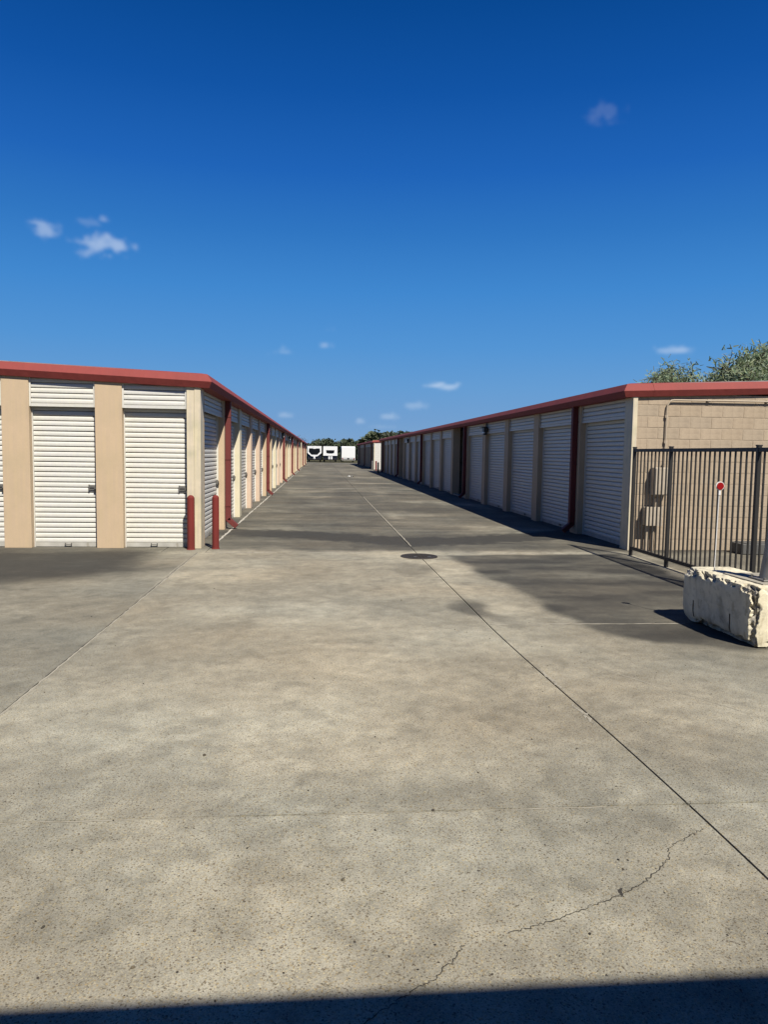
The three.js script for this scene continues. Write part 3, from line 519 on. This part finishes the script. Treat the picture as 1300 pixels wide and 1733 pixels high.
// --- leaning steel post on the block
{
  const t = thing('steel_post', 'leaning grey steel post standing on the chipped concrete block', 'post', [4.14, 0.562, -6.42]);
  mesh('base_plate', rbox(0.24, 0.014, 0.24, 0.004, 0, 0.008, 0), mat.galv, t);
  const pg = cyl(0.082, 0.072, 0.72, 0, 0.365, 0, 24); pg.rotateZ(-0.13); pg.translate(0, 0.0, 0); mesh('pipe', pg, mat.galv, t);
  const cg = new THREE.SphereGeometry(0.071, 20, 8, 0, 6.2832, 0, 1.5708); cg.scale(1, 0.35, 1); cg.translate(0, 0.724, 0); cg.rotateZ(-0.13); mesh('cap', cg, mat.galv, t);
  for (const [a, c] of [[-1, -1], [-1, 1], [1, -1], [1, 1]]) mesh('bolt', cyl(0.012, 0.012, 0.02, a * 0.1, 0.024, c * 0.1, 6), mat.steel, t);
}
// --- red reflector on a white rod
{
  const t = thing('reflector_stake', 'round red reflector with white rim on a thin white rod above the concrete block', 'reflector', [3.95, 0.535, -7.02]);
  const g = cyl(0.005, 0.005, 0.83, 0, 0.415, 0, 10); g.rotateZ(-0.012); mesh('rod', g, mat.white, t);
  const d = cyl(0.036, 0.036, 0.012, 0, 0, 0, 28); d.rotateX(Math.PI / 2); const e = cyl(0.043, 0.043, 0.008, 0, 0, -0.004, 28); const e2 = new THREE.CylinderGeometry(0.044, 0.044, 0.008, 28); e2.rotateX(Math.PI / 2);
  const disc = mesh('reflector', d, mat.reflector, t); disc.position.set(0.012, 0.865, 0.012); mesh('rim', e2, mat.white, disc).position.z = -0.006;
  mesh('clamp', box(0.02, 0.05, 0.014, 0.011, 0.80, 0.004), mat.white, t);
}
// --- manhole cover
{
  const t = thing('manhole_cover', 'round dark iron manhole cover set in the concrete drive', 'manhole cover', [1.625, 0.003, -11.87]);
  const ring = new THREE.LatheGeometry([[0.265, -0.004], [0.268, 0.010], [0.30, 0.010], [0.305, -0.004]].map(p => new THREE.Vector2(...p)), 40); mesh('frame', ring, mat.iron, t);
  mesh('cover', cyl(0.258, 0.258, 0.012, 0, 0.0, 0, 40), mat.iron, t);
  const bars = []; for (let i = -4; i <= 4; i++) for (let j = -4; j <= 4; j++) if (i * i + j * j < 17 && (i + j) % 2 === 0) bars.push(box(0.04, 0.008, 0.03, i * 0.052, 0.009, j * 0.052)); mesh('tread', join(bars), mat.iron, t);
  for (const x of [-0.03, 0.2]) mesh('pick_hole', box(0.05, 0.004, 0.03, x - 0.05, 0.0145, 0.13), mat.steel, t);
}
solo('paper_scrap', (() => { const g = new THREE.PlaneGeometry(0.42, 0.26, 6, 4), p = g.attributes.position, r = rng(8); for (let i = 0; i < p.count; i++) p.setZ(i, r() * 0.09); g.rotateX(-Math.PI / 2); g.computeVertexNormals(); return g; })(), mat.white, 'crumpled white scrap lying on the drive toward the far end', 'litter', [2.15, 0.004, -51.5]);

// ================================================================= travel trailers at the far end
function wheel(parent, x, z) { const w = new THREE.Group(); w.name = 'wheel'; w.position.set(x, 0.33, z); parent.add(w); const g = new THREE.TorusGeometry(0.25, 0.09, 8, 20); g.rotateY(Math.PI / 2); mesh('tyre', g, mat.rubber, w); const r = cyl(0.19, 0.19, 0.14, 0, 0, 0, 16); r.rotateZ(Math.PI / 2); mesh('rim', r, mat.galv, w); }
function trailer(x, z, kind, label) {
  const t = thing('travel_trailer', label, 'trailer', [x, 0, z], 0, 'trailers parked at the far end'), W = 2.46, H = 2.72;
  const sidepts = [[0.35, 0.42], [0.12, 0.62], [0.04, 1.25], [-0.12, 2.1], [-0.5, H - 0.12], [-0.8, H], [-7.6, H], [-7.75, H - 0.2], [-7.75, 0.42]];   // z, y
  const shp = new THREE.Shape(sidepts.map(([a, y]) => new THREE.Vector2(kind === 2 ? Math.min(a, 0) : a, y)));
  const g = new THREE.ExtrudeGeometry(shp, { depth: W - 0.16, bevelEnabled: true, bevelSize: 0.08, bevelThickness: 0.08, bevelSegments: 2 }); g.translate(0, 0, -(W - 0.16) / 2); g.rotateY(-Math.PI / 2);
  mesh('body', uvMetres(g), kind === 2 ? mat.rvWhite : mat.rvBlack, t);
  const plate = (name, pts, z0, th, m, par = t) => { const s = new THREE.Shape(pts.map(p => new THREE.Vector2(...p))); const q = new THREE.ExtrudeGeometry(s, { depth: th, bevelEnabled: true, bevelSize: 0.015, bevelThickness: 0.015, bevelSegments: 1 }); q.translate(0, 0, z0); return mesh(name, uvMetres(q), m, par); };
  const lean = (mm, a, y) => { mm.rotation.x = a; mm.position.y = y; };
  if (kind === 0) {
    const cap = plate('front_cap', [[-1.225, 2.72], [1.225, 2.72], [1.235, 1.55], [0.55, 0.98], [0.14, 0.9], [0.14, 0.5], [-0.14, 0.5], [-0.14, 0.9], [-0.55, 0.98], [-1.235, 1.55]], 0.36, 0.06, mat.rvWhite);
    plate('windshield', [[-0.92, 2.33], [0.92, 2.33], [0.98, 1.78], [0.5, 1.28], [-0.5, 1.28], [-0.98, 1.78]], 0.44, 0.03, mat.glassDark, cap);
    plate('roof_fairing', [[-0.3, 2.7], [0.3, 2.7], [0.25, 2.28], [-0.25, 2.28]], 0.47, 0.02, mat.rvWhite, cap);
  } else if (kind === 1) {
    const cap = plate('front_cap', [[-1.225, 2.72], [1.225, 2.72], [1.235, 1.1], [-1.235, 1.1]], 0.36, 0.06, mat.rvWhite);
    plate('windshield', [[-0.72, 2.05], [0.72, 2.05], [0.66, 1.62], [0.3, 1.52], [-0.3, 1.52], [-0.66, 1.62]], 0.44, 0.03, mat.glassDark, cap);
    for (const e of [-1, 1]) mesh('gas_bottle', cyl(0.17, 0.17, 0.52, e * 0.21, 0.74, 0.85), mat.rvWhite, t);
  } else {
    plate('end_panel', [[-1.18, 2.6], [1.18, 2.6], [1.2, 0.75], [-1.2, 0.75]], 0.1, 0.04, mat.rvWhite);
    mesh('bumper', rbox(2.3, 0.14, 0.14, 0.02, 0, 0.46, 0.3), mat.darkSteel, t); for (const e of [-1, 1]) mesh('tail_light', rbox(0.14, 0.26, 0.05, 0.01, e * 1.02, 0.62, 0.16), mat.reflector, t);
    mesh('plate_holder', box(0.34, 0.16, 0.02, 0, 0.66, 0.17), mat.darkSteel, t);
  }
  mesh('chassis', join([box(1.9, 0.16, 7.4, 0, 0.36, -3.8)]), mat.darkSteel, t);
  if (kind !== 2) { mesh('drawbar', join([box(0.1, 0.1, 1.5, -0.3, 0.4, 0.7), box(0.1, 0.1, 1.5, 0.3, 0.4, 0.7)]), mat.darkSteel, t); mesh('jack', cyl(0.04, 0.04, 0.7, 0, 0.36, 1.35), mat.darkSteel, t); }
  for (const e of [-1, 1]) for (const zz of [-4.4, -5.3]) wheel(t, e * 1.08, zz);
  for (const e of [-1, 1]) for (const zz of [-0.6, -7.2]) mesh('stabilizer', cyl(0.05, 0.05, 0.42, e * 0.95, 0.21, zz, 8), mat.darkSteel, t);
}
trailer(-1.0, -131, 0, 'leftmost trailer at the far end, white U-shaped front cap around dark windshield');
trailer(1.78, -131, 1, 'middle trailer at the far end, square white front with two gas bottles');
trailer(5.02, -132, 2, 'plain white trailer nearest the right row at the far end');

// ================================================================= trees
function limb(pts, r0, r1, seg = 7) { const c = new THREE.CatmullRomCurve3(pts), n = Math.max(3, pts.length * 2), g = new THREE.TubeGeometry(c, n, 1, seg), p = g.attributes.position, ctr = new THREE.Vector3(); for (let i = 0; i <= n; i++) { c.getPointAt(i / n, ctr); const r = lerp(r0, r1, i / n); for (let j = 0; j <= seg; j++) { const k = i * (seg + 1) + j; p.setXYZ(k, ctr.x + (p.getX(k) - ctr.x) * r, ctr.y + (p.getY(k) - ctr.y) * r, ctr.z + (p.getZ(k) - ctr.z) * r); } } return g; }
function leafCloud(list, col) {   // list: [pos, dir, len, wid, tone]
  const pos = new Float32Array(list.length * 12), cl = new Float32Array(list.length * 12), idx = [], nrm = new Float32Array(list.length * 12), a = new THREE.Vector3(), s = new THREE.Vector3(), n = new THREE.Vector3();
  list.forEach(([P, dir, len, wid, tone, q], k) => {
    s.copy(dir).cross(q).normalize(); n.copy(s).cross(dir).normalize();
    [[0, -.5], [0, .5], [1, -.25], [1, .25]].forEach(([u, v], c) => { a.copy(P).addScaledVector(dir, u * len).addScaledVector(s, v * wid); pos.set([a.x, a.y, a.z], k * 12 + c * 3); cl.set(tone, k * 12 + c * 3); nrm.set([n.x, n.y, n.z], k * 12 + c * 3); });
    const b = 4 * k; idx.push(b, b + 1, b + 2, b + 1, b + 3, b + 2);
  });
  const g = new THREE.BufferGeometry(); g.setAttribute('position', new THREE.BufferAttribute(pos, 3)); g.setAttribute('normal', new THREE.BufferAttribute(nrm, 3)); g.setAttribute('color', new THREE.BufferAttribute(cl, 3)); g.setIndex(idx); return g;
}
function tree(name, label, group, x, z, o) {
  const t = thing(name, label, 'tree', [x, 0, z], 0, group), r = rng(o.seed), V = (a, b, c) => new THREE.Vector3(a, b, c), wood = [], leaves = [];
  const rv = () => V(r() - .5, r() - .5, r() - .5).normalize();
  const grow = (p, dir, len, rad, lev) => {
    const pts = [p.clone()], d = dir.clone(); let q = p.clone();
    for (let i = 0; i < 3; i++) { d.addScaledVector(rv(), o.twist).addScaledVector(V(0, 1, 0), o.lift * (lev < 2 ? 1 : .4)).normalize(); q = q.clone().addScaledVector(d, len / 3); pts.push(q); }
    if (lev < o.woodLevels) wood.push(limb(pts, rad, rad * 0.6, lev < 2 ? 7 : 4));
    if (lev >= o.levels) {
      for (let k = 0; k < o.leafN; k++) { const f = r() * 1.05, i = Math.min(2, (f * 3) | 0), P = pts[i].clone().lerp(pts[i + 1], Math.min(1, f * 3 - i)).addScaledVector(rv(), o.spread * r()), tn = 0.65 + r() * 0.7, dd = d.clone().multiplyScalar(0.5).add(rv()).normalize(); leaves.push([P, dd, o.leafL * (.6 + r() * .8), o.leafW * (.6 + r() * .8), [tn * (0.9 + r() * .35), tn, tn * (.8 + r() * .4)], rv()]); }
      return;
    }
    const nb = o.split[lev];
    for (let k = 0; k < nb; k++) { const f = lev === 0 ? 0.75 + r() * 0.25 : 0.35 + 0.65 * (k + r()) / nb, i = Math.min(2, (f * 3) | 0), P = pts[i].clone().lerp(pts[i + 1], Math.min(1, f * 3 - i)); const ang = k * 2.4 + r() * 1.2, out = V(Math.cos(ang), (r() - .35) * o.rise, Math.sin(ang)).normalize(); grow(P, d.clone().multiplyScalar(o.along).addScaledVector(out, 1).normalize(), len * o.ratio * (.75 + r() * .5), rad * 0.55, lev + 1); }
  };
  grow(V(0, 0, 0), V((r() - .5) * .15, 1, (r() - .5) * .15), o.trunk, o.rad, 0);
  mesh('trunk', wood[0], mat.bark, t); if (wood.length > 1) mesh('limbs', join(wood.slice(1)), mat.bark, t);
  mesh('crown', leafCloud(leaves, o.col), leafMat(o.col, o.tr), t);
  const bb = new THREE.Box3().setFromObject(t), k = o.h / (bb.max.y); t.scale.setScalar(k); if (o.wide) { t.scale.x *= o.wide; t.scale.z *= o.wide; }
  return t;
}
const MES = { trunk: 1.7, rad: 0.16, levels: 5, woodLevels: 6, split: [4, 4, 4, 4, 4], ratio: 0.62, along: 0.55, rise: 1.5, twist: 0.32, lift: 0.10, leafN: 17, leafL: 0.08, leafW: 0.02, spread: 0.22, col: [0.19, 0.26, 0.13], tr: 0.45 };
tree('mesquite_tree', 'feathery green tree behind the right building, its left edge nearest the roof corner', 'trees behind the right building', 14.35, -26.5, { ...MES, seed: 21, h: 5.5, wide: 1.15 });
tree('mesquite_tree', 'taller feathery tree at the right edge of the photo behind the right building', 'trees behind the right building', 15.75, -26.0, { ...MES, seed: 34, h: 6.3, wide: 1.1 });
const FAR = { trunk: 2.2, rad: 0.2, levels: 3, woodLevels: 3, split: [6, 6, 6], ratio: 0.62, along: 0.45, rise: 1.3, twist: 0.3, lift: 0.12, leafN: 26, leafL: 0.34, leafW: 0.26, spread: 0.5, col: [0.05, 0.075, 0.032], tr: 0.25 };
const farSpots = [[-6.5, -170, 4.6, 1.2, 'dark green tree over the far left storage building'], [-2.6, -166, 3.9, 1.3, 'low tree above the leftmost trailer'], [0.2, -168, 4.9, 1.1, 'round dark tree between the leftmost and middle trailers'], [3.0, -172, 4.3, 1.2, 'tree directly above the middle trailer'], [5.4, -166, 4.3, 1.2, 'tree just left of the plain white trailer'], [8.2, -170, 5.0, 1.3, 'rounded tree rising behind the plain white trailer'], [11, -176, 5.0, 1.2, 'tree right of the plain white trailer behind the far building'], [13.0, -165, 7.0, 1.3, 'tallest far tree above the white far end wall'], [16.2, -165, 6.7, 1.25, 'rightmost far tree just over the right building roof']];
farSpots.forEach(([x, z, h, w, l], i) => tree('far_tree', l, 'trees along the far edge of the lot', x, z, { ...FAR, seed: 300 + i * 7, h: h + .1, wide: w * 1.15, col: i % 3 === 1 ? [0.06, 0.085, 0.035] : FAR.col }));
tree('bare_tree', 'thin bare grey tree above the far end of the left roof', 'trees along the far edge of the lot', -4.8, -150, { ...FAR, seed: 411, h: 5.3, wide: .9, levels: 4, split: [5, 5, 4, 3], woodLevels: 5, leafN: 2, leafL: .3, leafW: .06, col: [.12, .11, .08] });
// distant scrub closing the horizon
{
  const list = [], r = rng(55), V = () => new THREE.Vector3(r() - .5, r() - .5, r() - .5).normalize();
  for (let i = 0; i < 26000; i++) { const x = (r() - .4) * 260, z = -182 - r() * 14, top = 2.4 + 1.9 * fbm(x * 0.12 + 8, 3, 4); const y = r() * top, tn = .6 + r() * .8; list.push([new THREE.Vector3(x, y, z), V(), .7, .5, [tn, tn, tn * .9], V()]); }
  const m = mesh('distant_scrub', leafCloud(list), leafMat([0.055, 0.072, 0.035], .2), scene); m.userData = { kind: 'stuff', label: 'dark distant scrub along the horizon behind the trailers', category: 'scrub' };
}

// ================================================================= office building behind the photographer (casts the near shadow)
{
  const t = thing('office_building', 'stucco office building behind the camera whose shadow crosses the near concrete', 'building', [0, 0, 1.30]);
  mesh('wall', box(26, 4.3, 0.25, -1, 2.15, 0.26), mat.stucco, t); mesh('side_wall', join([box(0.25, 4.3, 8, -13.88, 2.15, 4.4), box(0.25, 4.3, 8, 11.88, 2.15, 4.4)]), mat.stucco, t);
  mesh('roof', box(26.1, 0.16, 8.4, -1, 4.2, 4.4), mat.roof, t); mesh('parapet_cap', rbox(26.4, 0.14, 0.42, 0.02, -1, 4.40, 0.21), mat.trim, t);
  for (const x of [-7, -3.4, 4.2, 8]) { const w = new THREE.Group(); w.name = 'window'; w.position.set(x, 1.75, 0.12); t.add(w); mesh('pane', box(1.4, 1.3, 0.02), mat.glassDark, w); mesh('frame', join([box(1.5, 0.06, 0.06, 0, 0.67, 0), box(1.5, 0.06, 0.06, 0, -0.67, 0), box(0.06, 1.28, 0.06, -0.72, 0, 0), box(0.06, 1.28, 0.06, 0.72, 0, 0)]), mat.darkSteel, w); }
  const d = new THREE.Group(); d.name = 'door'; d.position.set(0.5, 0, 0.11); t.add(d); mesh('leaf', box(1.0, 2.1, 0.05, 0, 1.06, 0), mat.doorBar, d); mesh('handle', box(0.12, 0.03, 0.05, -0.38, 1.0, -0.05), mat.steel, d);
}
renderer.render(scene, camera);
